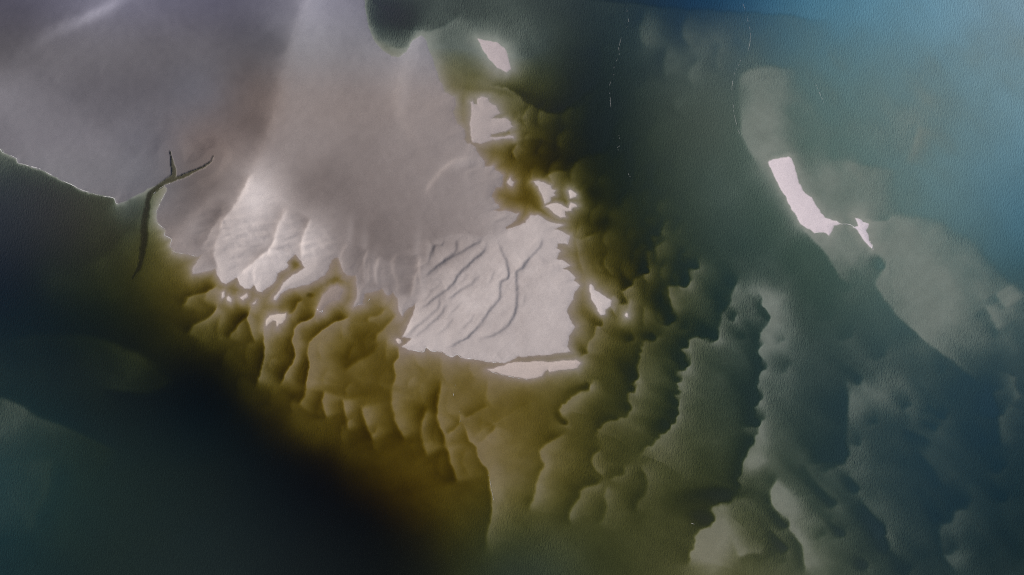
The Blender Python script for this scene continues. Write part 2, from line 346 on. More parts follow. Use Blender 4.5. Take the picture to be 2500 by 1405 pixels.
# the deep channel and the lobes of the lower left
crest(F, N_((900,540),(760,480),(560,380),(400,320),(230,250),(150,190),(0,130),(-90,100)), .5,90,.3,60,5,ends=.16)
crest(F, N_((700,80),(1050,105),(1210,40),(1250,-40)), .35,50,.3,30,6)
crest(F, Q_((1200,1320),(1000,1190),(700,1065),(450,1040),(200,1050),(0,1110)), .4,90,.2,60,7)
crest(F, N_((240,1160),(250,1000),(340,830),(380,620),(370,520)), .25,90,.1,60,7)
crest(F, Q_((1010,300),(900,320),(820,420),(740,480),(600,560)), .12,50,.15,24,6)
blob(F, 130, 690, 60, 50, 30, .2)
crest(F, T(600,0,S7,(1560,80),(1450,170),(1330,220),(1230,245)), .15,24,.22,30,3)
for q in ([(1350,170),(1250,190),(1130,185)],[(1300,210),(1180,215),(1100,190)],[(1180,330),(1110,350),(1020,330)]): crest(F, T(600,0,S7,*q), .12,9,.2,9,2.2)
crest(F, T(600,0,S7,(1040,90),(990,70),(930,30),(880,-10)), .1,20,.25,20,4,teeth=2,tooth=9)
def scales(poly, gap, size, lean, Ab, Ad, w, seed, teeth=1.5):
    r = random.Random(seed); pts = []
    a = np.array(poly); x0, y0 = a.min(0); x1, y1 = a.max(0)
    for _ in range(6000):
        x, y = r.uniform(x0, x1), r.uniform(y0, y1)
        if not inside(np.array([x]), np.array([y]), poly)[0]: continue
        if any(((x - p) / .8) ** 2 + ((y - q) / 1.1) ** 2 < gap * gap for p, q in pts): continue
        pts.append((x, y))
        L = r.uniform(*size); dx = lean(x, y) + r.uniform(-.25, .25); n = math.hypot(dx, 1); dx, dy = dx / n, 1 / n
        bx, by = -dy * L * r.uniform(.1, .3), dx * L * r.uniform(.1, .3)
        k = r.uniform(.6, 1.3)
        crest(F, [(x - dx*L*.55 - bx*.7, y - dy*L*.55 - by*.7), (x - dx*L*.25, y - dy*L*.25), (x + bx*.35, y + by*.35), (x + dx*L*.3, y + dy*L*.3), (x + dx*L*.55 - bx*1.2, y + dy*L*.55 - by*1.2)],
              Ab * k, L * .55, Ad * k, L * .3, w, .3, teeth, L * .3)
S1 = [(1250,270),(1450,250),(1600,420),(1690,600),(1600,800),(1480,760),(1470,640),(1430,470),(1250,410)]
scales(S1, 46, (40, 75), lambda x, y: -.35 if y < 620 else -.1, .17, .42, 2.0, 5)
scales([(450,700),(1000,810),(1010,1000),(900,1080),(620,960),(450,850)], 60, (40, 75), lambda x, y: -.35, .08, .12, 2.5, 9)
scales([(1000,870),(1190,900),(1200,1200),(1010,1100)], 70, (50, 110), lambda x, y: .15, .06, .09, 3, 19)
scales([(1560,60),(1780,60),(1760,420),(1620,560),(1530,400)], 84, (60, 110), lambda x, y: -.3, .12, .3, 5, 12, 0)
def pit(x, y, L, Wd, ang, a, w=3.0):
    """a scour hole: long soft tail, blunt sharp end at (x, y), ang in degrees below the picture's horizontal"""
    k = window([(x, y)], 3.2 * max(L, Wd))
    c, q = math.cos(math.radians(ang)), math.sin(math.radians(ang))
    u = (UX[k] - x) * c + (UY[k] - y) * q; v = -(UX[k] - x) * q + (UY[k] - y) * c
    u = u + 2.2 * np.sin(v / 4.1 + x) + v * v / (Wd * 3.2)
    F[k] += -a * .5 * (1 - np.tanh(u / w)) * np.exp(np.minimum(u, 0) / L) * np.exp(-np.abs(v / Wd) ** 2.4) + a * .3 * .5 * (1 + np.tanh(u / w)) * np.exp(-np.maximum(u, 0) / (L * .6)) * np.exp(-(v / (Wd * 1.2)) ** 2)
P1 = lambda x, y: (1250 + x / 3.1225, 600 + y / 3.1225)
P2 = lambda x, y: (1700 + x / 3.1225, 550 + y / 3.1225)
P3 = lambda x, y: (1700 + x / 3.1225, 950 + y / 3.1225)
for f, lst in ((P1, [(1020,215,30,14,70,.5),(890,320,34,15,55,.6),(862,432,18,9,50,.4),(682,600,26,12,40,.5),(920,712,30,13,20,.45),(1092,700,26,11,10,.5),(1222,588,60,17,55,.65),(1345,300,36,18,50,.4),(1412,180,36,14,45,.35),(1700,290,34,15,55,.35),(1697,555,34,13,50,.5),(1970,560,28,8,48,.5),(1565,708,40,16,30,.35),(1332,780,24,11,50,.45),(1337,930,34,16,50,.6),(1276,1035,26,11,50,.45),(942,1020,32,15,50,.6),(934,1112,22,11,50,.45),(1268,1210,24,12,40,.45),(1258,1300,26,12,25,.5),(905,1250,26,12,15,.4),(1892,780,34,10,62,.4),(1925,950,44,13,52,.5),(1890,1190,44,18,40,.6),(1878,1372,46,20,60,.65),(555,838,20,10,60,.45),(592,1068,26,9,-15,.5),(412,1362,18,8,50,.5),(1192,1372,34,13,10,.55),(1330,620,40,18,40,.25),(1600,400,40,20,50,.2)]),
               (P2, [(292,470,34,14,50,.35),(150,862,40,16,45,.4),(1165,855,50,22,55,.3),(1252,1200,34,12,40,.45),(1422,330,36,13,55,.4),(2352,620,34,14,48,.12),(2292,840,44,14,52,.15),(1040,700,60,26,50,.15),(1420,1000,60,26,55,.2),(700,1090,50,20,30,.2)]),
               (P3, [(270,832,50,13,5,.5),(130,1022,32,14,15,.5),(570,872,26,9,50,.3),(692,1052,56,14,45,.55),(682,1242,34,13,48,.5),(1052,892,48,12,42,.5),(1228,782,34,12,45,.5),(1422,1110,62,18,45,.65),(1122,1112,32,13,48,.4),(1302,1352,30,13,20,.45),(1902,210,60,16,45,.4),(1135,540,70,36,35,.45),(2292,210,70,34,70,.4),(1450,1235,46,16,50,.35),(1610,1410,60,18,50,.45),(1240,420,46,16,50,.25),(1840,300,50,14,45,.3),(2060,900,70,24,45,.25),(2330,620,70,20,45,.3),(1960,1250,60,22,55,.25),(1840,1010,60,16,60,.3)])):
    for x_, y_, L_, w_, an_, a_ in lst:
        if f is P2 or f is P3: pit(*f(x_, y_), L_, w_, an_, a_ * (1.1 if x_ > 2280 and f is P2 else 1.35), 4.0)
        else: pit(*f(x_, y_), L_, w_, an_, a_ * 1.3, 2.4)
rr = random.Random(8)
for _ in range(26):
    x_, y_ = rr.uniform(1750, 2480), rr.uniform(650, 1400)
    if y_ < 560 + (x_ - 1900) * .75: continue
    pit(x_, y_, rr.uniform(24, 60), rr.uniform(9, 22), rr.uniform(35, 60), rr.uniform(.12, .4), 4)
# slow unevenness of the whole bed
F += .06 * np.clip((UX - 1700) / 200, 0, 1) * noise(UX, UY, 55, 30, .9)
F += .05 * noise(UX, UY, 90) + .045 * noise(UX, UY, 40) + .02 * noise(UX, UY, 16)

dist = np.maximum(-sd_all, 0)
Mgrid = [
 [.5,.5,.5,.5,.9,1,1,1,1,1,1],
 [.8,.7,.6,.4,.3,.5,.9,1,1,1,1],
 [1,.85,.3,0,0,0,.65,1,1,1,1],
 [1,.7,.1,0,0,0,.3,.9,1,1,1],
 [.95,.9,.55,0,0,.05,.5,.9,1,1,1],
 [1,.8,.5,.3,0,.2,.5,.75,.95,1,1],
 [1,.8,.6,.4,.3,.95,.7,.6,.85,1,1]]
MUD = np.clip(sample(Mgrid, UX, UY, 0, 250, 0, 1405 / 6), 0, 1)
mm = np.zeros(UX.shape); blob(mm, 980, 50, 110, 80, 20, .7); blob(mm, 1190, 90, 130, 60, 15, .5)
blob(mm, 335, 510, 60, 80, 20, .3)
MUD = np.clip(MUD + mm, 0, 1)
F *= 1.45 + .25 * MUD
blob(F, 950, 35, 75, 55, 10, -1.3); blob(F, 320, 530, 70, 70, 20, -.22)
x = base - F
x = .05 + np.where(x - .05 > 0.6, x - .05, np.log1p(np.exp((x - .05) * 11)) / 11)
nar = np.clip((380 - UX) / 60, 0, 1) * np.clip((530 - UY) / 40, 0, 1)
nar = np.maximum(nar, .8 * np.clip((UX - 860) / 20, 0, 1) * np.clip((1040 - UX) / 40, 0, 1) * np.clip((150 - UY) / 15, 0, 1))
depth = x * (1 - np.exp(-(dist / (26.0 - 21 * nar)) ** 1.3)) + .012 + .0015 * np.minimum(dist, 60)
depth = np.where(creek > 0, np.where(sd_main > 0, 0.02 + .2 * creek ** .6 * np.clip((UY - 355) / 90, .5, 1), depth + .35 * creek ** .8), depth)
depth = np.maximum(depth, .012) * DS           # the estuary is shallow and its water strongly coloured

# ------------------------------------------------------------------ relief of the exposed sand
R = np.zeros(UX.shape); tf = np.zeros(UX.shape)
rise = .13 * (1 - np.exp(-np.maximum(sd_all, 0) / 14.0)) + .5 * (1 - np.exp(-np.maximum(sd_main_w, 0) / 160.0))
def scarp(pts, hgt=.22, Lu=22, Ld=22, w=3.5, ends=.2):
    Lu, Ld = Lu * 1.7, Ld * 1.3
    crest(R, pts[::-1], hgt * .72, Lu, hgt * .6, Ld, 3.4, ends); crest(tf, pts[::-1], 3, Lu, 8, Ld * .5, 3, ends)  # second crest paints shade into the sand tone below each front
# fronts of overlapping sand sheets on the creased flat: high on the upper left side
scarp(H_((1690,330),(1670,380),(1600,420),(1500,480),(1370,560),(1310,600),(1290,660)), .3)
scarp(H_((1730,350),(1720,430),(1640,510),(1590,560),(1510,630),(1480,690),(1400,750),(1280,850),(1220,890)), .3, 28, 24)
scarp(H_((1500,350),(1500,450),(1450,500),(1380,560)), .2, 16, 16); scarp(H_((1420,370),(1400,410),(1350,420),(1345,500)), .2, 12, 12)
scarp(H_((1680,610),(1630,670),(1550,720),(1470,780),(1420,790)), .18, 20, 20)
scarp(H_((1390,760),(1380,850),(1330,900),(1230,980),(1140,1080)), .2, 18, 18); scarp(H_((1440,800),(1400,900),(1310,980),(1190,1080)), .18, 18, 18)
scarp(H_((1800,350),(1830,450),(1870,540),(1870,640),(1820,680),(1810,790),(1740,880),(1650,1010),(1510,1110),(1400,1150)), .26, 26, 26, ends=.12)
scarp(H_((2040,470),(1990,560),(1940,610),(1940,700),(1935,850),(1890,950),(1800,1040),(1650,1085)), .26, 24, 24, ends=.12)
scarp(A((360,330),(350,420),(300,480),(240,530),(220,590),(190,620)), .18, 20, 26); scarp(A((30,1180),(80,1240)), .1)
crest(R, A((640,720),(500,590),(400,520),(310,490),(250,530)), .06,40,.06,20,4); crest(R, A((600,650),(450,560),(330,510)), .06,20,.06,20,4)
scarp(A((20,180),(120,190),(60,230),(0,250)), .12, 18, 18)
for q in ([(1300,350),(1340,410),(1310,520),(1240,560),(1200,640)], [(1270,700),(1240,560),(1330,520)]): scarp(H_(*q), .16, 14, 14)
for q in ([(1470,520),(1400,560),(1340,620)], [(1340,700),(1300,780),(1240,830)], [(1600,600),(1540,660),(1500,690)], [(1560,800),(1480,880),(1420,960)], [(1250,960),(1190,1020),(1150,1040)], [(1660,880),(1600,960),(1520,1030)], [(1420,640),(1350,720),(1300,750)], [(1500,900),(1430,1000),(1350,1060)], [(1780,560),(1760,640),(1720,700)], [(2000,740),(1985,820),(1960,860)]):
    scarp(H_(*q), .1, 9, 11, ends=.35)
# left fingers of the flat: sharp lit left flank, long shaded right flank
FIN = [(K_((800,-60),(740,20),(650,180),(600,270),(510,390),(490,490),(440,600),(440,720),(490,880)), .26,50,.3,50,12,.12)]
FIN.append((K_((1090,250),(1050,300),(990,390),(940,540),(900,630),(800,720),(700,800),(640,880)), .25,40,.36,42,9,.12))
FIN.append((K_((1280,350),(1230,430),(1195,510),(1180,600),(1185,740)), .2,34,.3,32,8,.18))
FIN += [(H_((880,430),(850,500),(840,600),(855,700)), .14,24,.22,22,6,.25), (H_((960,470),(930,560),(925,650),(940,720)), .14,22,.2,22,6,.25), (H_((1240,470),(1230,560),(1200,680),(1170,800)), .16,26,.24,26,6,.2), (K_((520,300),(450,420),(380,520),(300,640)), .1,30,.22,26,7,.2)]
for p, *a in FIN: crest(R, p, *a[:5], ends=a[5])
crest(R, K_((800,760),(770,830),(775,930)), .12,16,.2,12,4); crest(R, K_((430,600),(350,700),(250,790)), .1,20,.05,14,5)
crest(R, H_((740,380),(685,460),(675,560),(700,620)), .16,24,.12,20,6); crest(R, H_((840,480),(815,560),(810,640)), .1,16,.12,14,5); crest(R, H_((890,520),(870,610),(880,680)), .1,16,.1,14,5)
crest(R, H_((1100,460),(1060,500),(1055,580),(1085,680),(1085,780)), .14,30,.14,20,5); crest(R, H_((1010,570),(985,600),(990,680)), .08,16,.08,14,6)
crest(R, K_((480,160),(380,240),(200,400),(80,520),(60,580)), .22,40,.12,40,16)
crest(R, K_((500,280),(540,330)), .1,10,.1,10,3); crest(R, K_((530,380),(500,400),(505,460)), .2,12,.1,8,4)
# long swells of the upper flat
crest(R, [(770,-40),(725,60),(700,150),(680,240),(650,340),(612,430)], .35,60,.3,60,22,ends=.1)
crest(R, [(1000,110),(975,200),(970,260),(1010,330),(1060,400)], .25,60,.1,40,18)
crest(R, [(1170,385),(1130,388),(1095,400),(1060,440),(1035,480)], .22,50,.12,30,7); crest(R, [(1200,405),(1160,415),(1130,425)], .1,20,.08,14,5)
crest(R, [(330,-20),(240,30),(150,65),(80,85)], .3,45,.2,45,18); crest(R, [(-20,155),(100,190),(200,255),(300,310),(360,340)][::-1], .22,60,.15,60,18)
crest(R, [(880,130),(930,142),(975,142),(1000,128)], .05,16,.08,8,4)
R += .03 * noise(UX, UY, 60) + .016 * noise(UX, UY, 22) + .006 * noise(UX, UY, 9)
# wavelets across the fingers and finer creases
fing = np.exp(-(((UX - 620) / 120) ** 2 + ((UY - 580) / 85) ** 2)) + .8 * np.exp(-(((UX - 770) / 60) ** 2 + ((UY - 600) / 40) ** 2)) + .4 * np.exp(-(((UX - 1010) / 70) ** 2 + ((UY - 660) / 90) ** 2))
R += fing * (.075 * noise(UX, UY, 30, 8, -.15) + .06 * noise(UX, UY, 18, 9, .5))
sheet = np.exp(-(((UX - 1190) / 170) ** 2 + ((UY - 700) / 150) ** 2))
tsh = sheet * (7 * noise(UX, UY, 60) + 6 * noise(UX, UY, 22) + 4 * noise(UX, UY, 7) - 9)
R += sheet * (.016 * noise(UX, UY, 13) + .03 * noise(UX, UY, 34) + .012 * noise(UX, UY, 30, 6, -.9))
fade = 1 - np.exp(-np.maximum(sd_all, 0) / 12.0)
top = np.maximum((.02 + rise + R * fade) * (1 - .85 * bank ** 2), .015 + .004 * np.minimum(np.maximum(sd_all, 0), 40))
Z = np.where(land, top, -depth)
# shoreline without a jump: both sides meet at the water level within one step of the survey
edge_w = np.clip(np.abs(sd_all) / 2.0, 0, 1)
Z = Z * (.15 + .85 * edge_w)

# ------------------------------------------------------------------ tone of the sand (sRGB): dampness, plus shade painted along fingers and scarps
def gr(v, t): return (v + t[0], v + t[1], v + t[2])
bl = (-5, -5, 9); wm = (3, -6, -8); nt = (-2, -3, 3)
TONE = [
 [gr(92,bl),gr(104,bl),gr(126,bl),gr(118,bl),gr(106,bl),gr(110,bl),gr(148,bl),gr(138,bl),gr(140,nt),gr(140,nt),gr(140,nt),gr(140,nt)],
 [gr(96,nt),gr(110,nt),gr(116,nt),gr(110,nt),gr(110,nt),gr(104,nt),gr(142,nt),gr(138,nt),gr(152,nt),gr(150,nt),gr(150,nt),gr(150,nt)],
 [gr(126,nt),gr(116,nt),gr(108,nt),gr(108,nt),gr(113,nt),gr(112,wm),gr(142,wm),gr(136,wm),gr(150,wm),gr(150,wm),gr(150,wm),gr(150,wm)],
 [gr(120,nt),gr(126,nt),gr(123,nt),gr(117,nt),gr(120,wm),gr(130,wm),gr(142,wm),gr(133,wm),gr(144,wm),gr(152,wm),gr(160,wm),gr(170,wm)],
 [gr(120,nt),gr(122,nt),gr(120,nt),gr(113,nt),gr(110,wm),gr(200,wm),gr(126,wm),gr(125,wm),gr(138,wm),gr(150,wm),gr(160,wm),gr(185,wm)],
 [gr(120,wm),gr(120,wm),gr(120,wm),gr(120,wm),gr(152,wm),gr(202,wm),gr(192,wm),gr(124,wm),gr(130,wm),gr(155,wm),gr(188,wm),gr(190,wm)],
 [gr(120,wm),gr(120,wm),gr(120,wm),gr(140,wm),gr(180,wm),gr(200,wm),gr(172,wm),gr(148,wm),gr(148,wm),gr(188,wm),gr(194,wm),gr(196,wm)],
 [gr(120,wm),gr(120,wm),gr(120,wm),gr(140,wm),gr(160,wm),gr(170,wm),gr(150,wm),gr(150,wm),gr(190,wm),gr(192,wm),gr(192,wm),gr(194,wm)],
]
tone = sample(TONE, UX, UY, 0, 125, 0, 1405 / 12)
tone = tone + (np.clip((720 - UX) / 200, 0, 1) * np.clip((420 - UY) / 80, 0, 1))[..., None] * (.35 * (tone - 112) - 7)
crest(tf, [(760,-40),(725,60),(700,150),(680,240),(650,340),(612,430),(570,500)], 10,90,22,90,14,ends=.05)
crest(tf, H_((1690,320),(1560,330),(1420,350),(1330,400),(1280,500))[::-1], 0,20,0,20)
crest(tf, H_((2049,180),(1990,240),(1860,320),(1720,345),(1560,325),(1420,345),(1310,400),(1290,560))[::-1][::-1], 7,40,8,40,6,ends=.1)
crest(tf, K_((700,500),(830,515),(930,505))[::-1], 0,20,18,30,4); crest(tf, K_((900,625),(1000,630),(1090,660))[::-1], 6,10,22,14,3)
for (p, a0, a1, a2, a3, a4, a5), k in zip(FIN, (42, 50, 40, 16, 16, 18, 14)): crest(tf, p, 10, 60, k, 36, 3, ends=.15)  # shade of the flanks painted into the tone, along with damp in the hollows
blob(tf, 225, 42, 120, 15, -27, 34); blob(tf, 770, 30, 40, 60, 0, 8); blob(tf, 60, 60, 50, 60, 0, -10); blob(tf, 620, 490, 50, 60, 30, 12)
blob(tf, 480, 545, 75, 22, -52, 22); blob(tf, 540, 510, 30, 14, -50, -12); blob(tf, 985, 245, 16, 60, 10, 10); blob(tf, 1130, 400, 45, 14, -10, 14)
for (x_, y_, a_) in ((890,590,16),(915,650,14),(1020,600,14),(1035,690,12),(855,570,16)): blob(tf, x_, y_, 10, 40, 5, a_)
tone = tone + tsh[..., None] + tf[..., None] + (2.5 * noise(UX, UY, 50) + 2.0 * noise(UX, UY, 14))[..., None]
for q, (_, _, c) in zip(sd_isl, ISLETS):
    k = np.clip(q / 1.5 + 1.2, 0, 1)[..., None]
    tone = tone * (1 - k) + np.array(c, float) * k
# bed under water: wet sand, greyer silt in the murky water
bed = np.array([150., 136., 128.]) * (1 - MUD[..., None]) + np.array([143., 150., 142.]) * MUD[..., None]
bed = bed + (4 * noise(UX, UY, 34) + 3 * noise(UX, UY, 11))[..., None]
bed = bed * (1 - .45 * creek ** .5)[..., None]      # dark silt lines the creek
mixl = np.clip(sd_all / 1.6 + .5, 0, 1)[..., None]
tone = tone * mixl + bed * (1 - mixl)
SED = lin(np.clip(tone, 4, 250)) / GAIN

# colour of the water masses themselves where they are too deep to see through
WC = [
 [(60,70,90),(60,70,90),(60,70,90),(60,68,85),(56,58,66),(62,68,70),(38,54,66),(28,60,86),(64,104,124),(94,134,154),(116,148,166)],
 [(40,48,60),(45,45,50),(45,42,40),(45,42,35),(46,44,36),(44,46,42),(36,48,50),(70,82,78),(78,104,106),(94,124,132),(104,138,152)],
 [(42,48,60),(57,52,50),(40,35,25),(36,30,14),(34,28,12),(34,28,10),(28,38,36),(60,74,68),(68,90,84),(88,116,120),(74,110,126)],
 [(4,24,38),(20,28,24),(30,26,8),(28,22,6),(28,22,6),(30,24,6),(30,36,28),(36,54,54),(58,78,72),(82,108,108),(58,90,100)],
 [(14,38,46),(14,26,30),(2,8,14),(10,10,6),(30,24,4),(42,36,10),(42,50,38),(42,58,54),(48,70,74),(52,80,90),(46,74,88)],
 [(24,56,62),(28,46,46),(20,33,35),(7,12,17),(10,12,8),(48,48,24),(48,54,38),(44,54,46),(46,66,68),(40,66,78),(30,56,68)],
 [(20,46,52),(30,46,46),(31,44,45),(22,30,32),(20,25,22),(50,56,42),(56,60,40),(66,70,56),(58,70,66),(38,58,64),(26,46,54)]]
WCL = lin(np.array(WC, float))
WAT = np.clip(sample(WCL, UX, UY, 0, 250, 0, 1405 / 6), .0005, 1) / GAIN
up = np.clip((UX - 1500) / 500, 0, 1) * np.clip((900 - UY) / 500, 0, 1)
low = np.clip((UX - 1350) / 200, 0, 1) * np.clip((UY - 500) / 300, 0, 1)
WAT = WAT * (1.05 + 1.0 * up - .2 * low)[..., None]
print('fields done', NX, NY)

# ------------------------------------------------------------------ materials
def new_mat(name):
    m = bpy.data.materials.new(name); m.use_nodes = True
    m.node_tree.nodes.clear()
    return m, m.node_tree.nodes, m.node_tree.links
def nd(n, t, **k):
    o = n.new(t)
    for a, v in k.items(): setattr(o, a, v)
    return o
def sand_material():
    m, n, l = new_mat('wet_sand')
    out = nd(n, 'ShaderNodeOutputMaterial'); b = nd(n, 'ShaderNodeBsdfPrincipled')
    at = nd(n, 'ShaderNodeAttribute', attribute_name='sediment')
    tc = nd(n, 'ShaderNodeTexCoord')
    g = nd(n, 'ShaderNodeTexNoise'); g.inputs['Scale'].default_value = 5.5; g.inputs['Detail'].default_value = 4
    l.new(tc.outputs['Object'], g.inputs['Vector'])
    mr = nd(n, 'ShaderNodeMapRange'); mr.inputs[1].default_value = .25; mr.inputs[2].default_value = .75; mr.inputs[3].default_value = .86; mr.inputs[4].default_value = 1.14
    l.new(g.outputs['Fac'], mr.inputs[0])
    vm = nd(n, 'ShaderNodeVectorMath', operation='SCALE')
    l.new(at.outputs['Color'], vm.inputs[0]); l.new(mr.outputs[0], vm.inputs['Scale'])
    l.new(vm.outputs[0], b.inputs['Base Color'])
    b.inputs['Roughness'].default_value = .75
    b.inputs['Specular IOR Level'].default_value = .25
    bp = nd(n, 'ShaderNodeBump'); bp.inputs['Strength'].default_value = .25; bp.inputs['Distance'].default_value = .05
    l.new(g.outputs['Fac'], bp.inputs['Height'])
    # ripple marks of the sand that lies under water
    mp = nd(n, 'ShaderNodeMapping'); mp.inputs['Rotation'].default_value = (0, 0, math.radians(-28)); mp.inputs['Scale'].default_value = (1.0, .4, 1)
    l.new(tc.outputs['Object'], mp.inputs['Vector'])
    r = nd(n, 'ShaderNodeTexNoise'); r.inputs['Scale'].default_value = 3.1; r.inputs['Detail'].default_value = 3; r.inputs['Distortion'].default_value = .6
    l.new(mp.outputs[0], r.inputs['Vector'])
    pt = nd(n, 'ShaderNodeTexNoise'); pt.inputs['Scale'].default_value = .06; pt.inputs['Detail'].default_value = 3; l.new(tc.outputs['Object'], pt.inputs['Vector'])
    pr = nd(n, 'ShaderNodeMapRange'); pr.inputs[1].default_value = .35; pr.inputs[2].default_value = .68; pr.inputs[3].default_value = .25; pr.inputs[4].default_value = 1.3; l.new(pt.outputs['Fac'], pr.inputs[0])
    ra0 = nd(n, 'ShaderNodeAttribute', attribute_name='ripple')
    ra = nd(n, 'ShaderNodeMath', operation='MULTIPLY'); l.new(ra0.outputs['Fac'], ra.inputs[0]); l.new(pr.outputs[0], ra.inputs[1])
    rb = nd(n, 'ShaderNodeBump'); rb.inputs['Distance'].default_value = .35
    l.new(ra.outputs[0], rb.inputs['Strength']); l.new(r.outputs['Fac'], rb.inputs['Height']); l.new(bp.outputs[0], rb.inputs['Normal'])
    l.new(rb.outputs[0], b.inputs['Normal'])
    l.new(b.outputs[0], out.inputs[0])
    return m
KC, KM = [v / DS for v in (1.15, 1.42, 5.1)], [v / DS for v in (.95, .6, .66)]       # two-way absorption per metre: tannin stained, silty
def water_material():
    m, n, l = new_mat('estuary_water')
    out = nd(n, 'ShaderNodeOutputMaterial')
    dp = nd(n, 'ShaderNodeAttribute', attribute_name='water_depth')
    mu = nd(n, 'ShaderNodeAttribute', attribute_name='murk')
    co = nd(n, 'ShaderNodeAttribute', attribute_name='suspended')
    comb = nd(n, 'ShaderNodeCombineXYZ')
    for i in range(3):
        k = nd(n, 'ShaderNodeMapRange'); k.inputs[3].default_value = -KC[i] / 2; k.inputs[4].default_value = -KM[i] / 2
        l.new(mu.outputs['Fac'], k.inputs[0])
        a = nd(n, 'ShaderNodeMath', operation='MULTIPLY'); l.new(k.outputs[0], a.inputs[0]); l.new(dp.outputs['Fac'], a.inputs[1])
        e = nd(n, 'ShaderNodeMath', operation='EXPONENT'); l.new(a.outputs[0], e.inputs[0]); l.new(e.outputs[0], comb.inputs[i])
    tr = nd(n, 'ShaderNodeBsdfTransparent'); l.new(comb.outputs[0], tr.inputs['Color'])
    ks = nd(n, 'ShaderNodeMapRange'); ks.inputs[3].default_value = -.4 / DS; ks.inputs[4].default_value = -.8 / DS
    l.new(mu.outputs['Fac'], ks.inputs[0])
    a = nd(n, 'ShaderNodeMath', operation='MULTIPLY'); l.new(ks.outputs[0], a.inputs[0]); l.new(dp.outputs['Fac'], a.inputs[1])
    e = nd(n, 'ShaderNodeMath', operation='EXPONENT'); l.new(a.outputs[0], e.inputs[0])
    f = nd(n, 'ShaderNodeMath', operation='SUBTRACT'); f.inputs[0].default_value = 1; l.new(e.outputs[0], f.inputs[1])
    # wind ripples
    tc = nd(n, 'ShaderNodeTexCoord')
    mp = nd(n, 'ShaderNodeMapping'); mp.inputs['Rotation'].default_value = (0, 0, math.radians(-28)); mp.inputs['Scale'].default_value = (1.0, .42, 1)
    l.new(tc.outputs['Object'], mp.inputs['Vector'])
    r1 = nd(n, 'ShaderNodeTexNoise'); r1.inputs['Scale'].default_value = 3.2; r1.inputs['Detail'].default_value = 3; r1.inputs['Distortion'].default_value = .4
    l.new(mp.outputs[0], r1.inputs['Vector'])
    bp = nd(n, 'ShaderNodeBump'); bp.inputs['Distance'].default_value = .3
    st = nd(n, 'ShaderNodeMapRange'); st.inputs[3].default_value = .15; st.inputs[4].default_value = .5
    l.new(mu.outputs['Fac'], st.inputs[0]); l.new(st.outputs[0], bp.inputs['Strength'])
    l.new(r1.outputs['Fac'], bp.inputs['Height'])
    b2 = nd(n, 'ShaderNodeBump'); b2.inputs['Distance'].default_value = .06; b2.inputs['Strength'].default_value = .5
    l.new(r1.outputs['Fac'], b2.inputs['Height'])
    df = nd(n, 'ShaderNodeBsdfDiffuse'); l.new(co.outputs['Color'], df.inputs['Color']); l.new(bp.outputs[0], df.inputs['Normal'])
    mx = nd(n, 'ShaderNodeMixShader'); l.new(f.outputs[0], mx.inputs[0]); l.new(tr.outputs[0], mx.inputs[1]); l.new(df.outputs[0], mx.inputs[2])
    # Schlick reflectance of water, the same seen from above and from below
    lw = nd(n, 'ShaderNodeLayerWeight'); lw.inputs['Blend'].default_value = .5; l.new(b2.outputs[0], lw.inputs['Normal'])
    p5 = nd(n, 'ShaderNodeMath', operation='POWER'); p5.inputs[1].default_value = 5; l.new(lw.outputs['Facing'], p5.inputs[0])
    fr = nd(n, 'ShaderNodeMapRange'); fr.inputs[3].default_value = .02; fr.inputs[4].default_value = 1.0; l.new(p5.outputs[0], fr.inputs[0])
    gl = nd(n, 'ShaderNodeBsdfGlossy'); gl.inputs['Roughness'].default_value = .12; l.new(b2.outputs[0], gl.inputs['Normal'])
    m2 = nd(n, 'ShaderNodeMixShader'); l.new(fr.outputs[0], m2.inputs[0]); l.new(mx.outputs[0], m2.inputs[1]); l.new(gl.outputs[0], m2.inputs[2])
    l.new(m2.outputs[0], out.inputs[0])
    return m
def foam_material():
    m, n, l = new_mat('sea_foam')
    out = nd(n, 'ShaderNodeOutputMaterial'); b = nd(n, 'ShaderNodeBsdfPrincipled')
    tc = nd(n, 'ShaderNodeTexCoord'); g = nd(n, 'ShaderNodeTexNoise'); g.inputs['Scale'].default_value = 9
    l.new(tc.outputs['Object'], g.inputs['Vector'])
    cr = nd(n, 'ShaderNodeMapRange'); cr.inputs[3].default_value = .45; cr.inputs[4].default_value = .85
    l.new(g.outputs['Fac'], cr.inputs[0]); l.new(cr.outputs[0], b.inputs['Base Color'])
    b.inputs['Roughness'].default_value = .9
    l.new(b.outputs[0], out.inputs[0])
    return m
SAND, WATER, FOAM = sand_material(), water_material(), foam_material()

# ------------------------------------------------------------------ meshes
XX, YY = np.meshgrid(wx(AX), wy(AY))
ij = np.arange(NX * NY).reshape(NY, NX)
QUADS = np.stack([ij[:-1, :-1], ij[1:, :-1], ij[1:, 1:], ij[:-1, 1:]], -1).reshape(-1, 4)
def face_max(a): return np.maximum(np.maximum(a[:-1, :-1], a[1:, :-1]), np.maximum(a[1:, 1:], a[:-1, 1:])).reshape(-1)

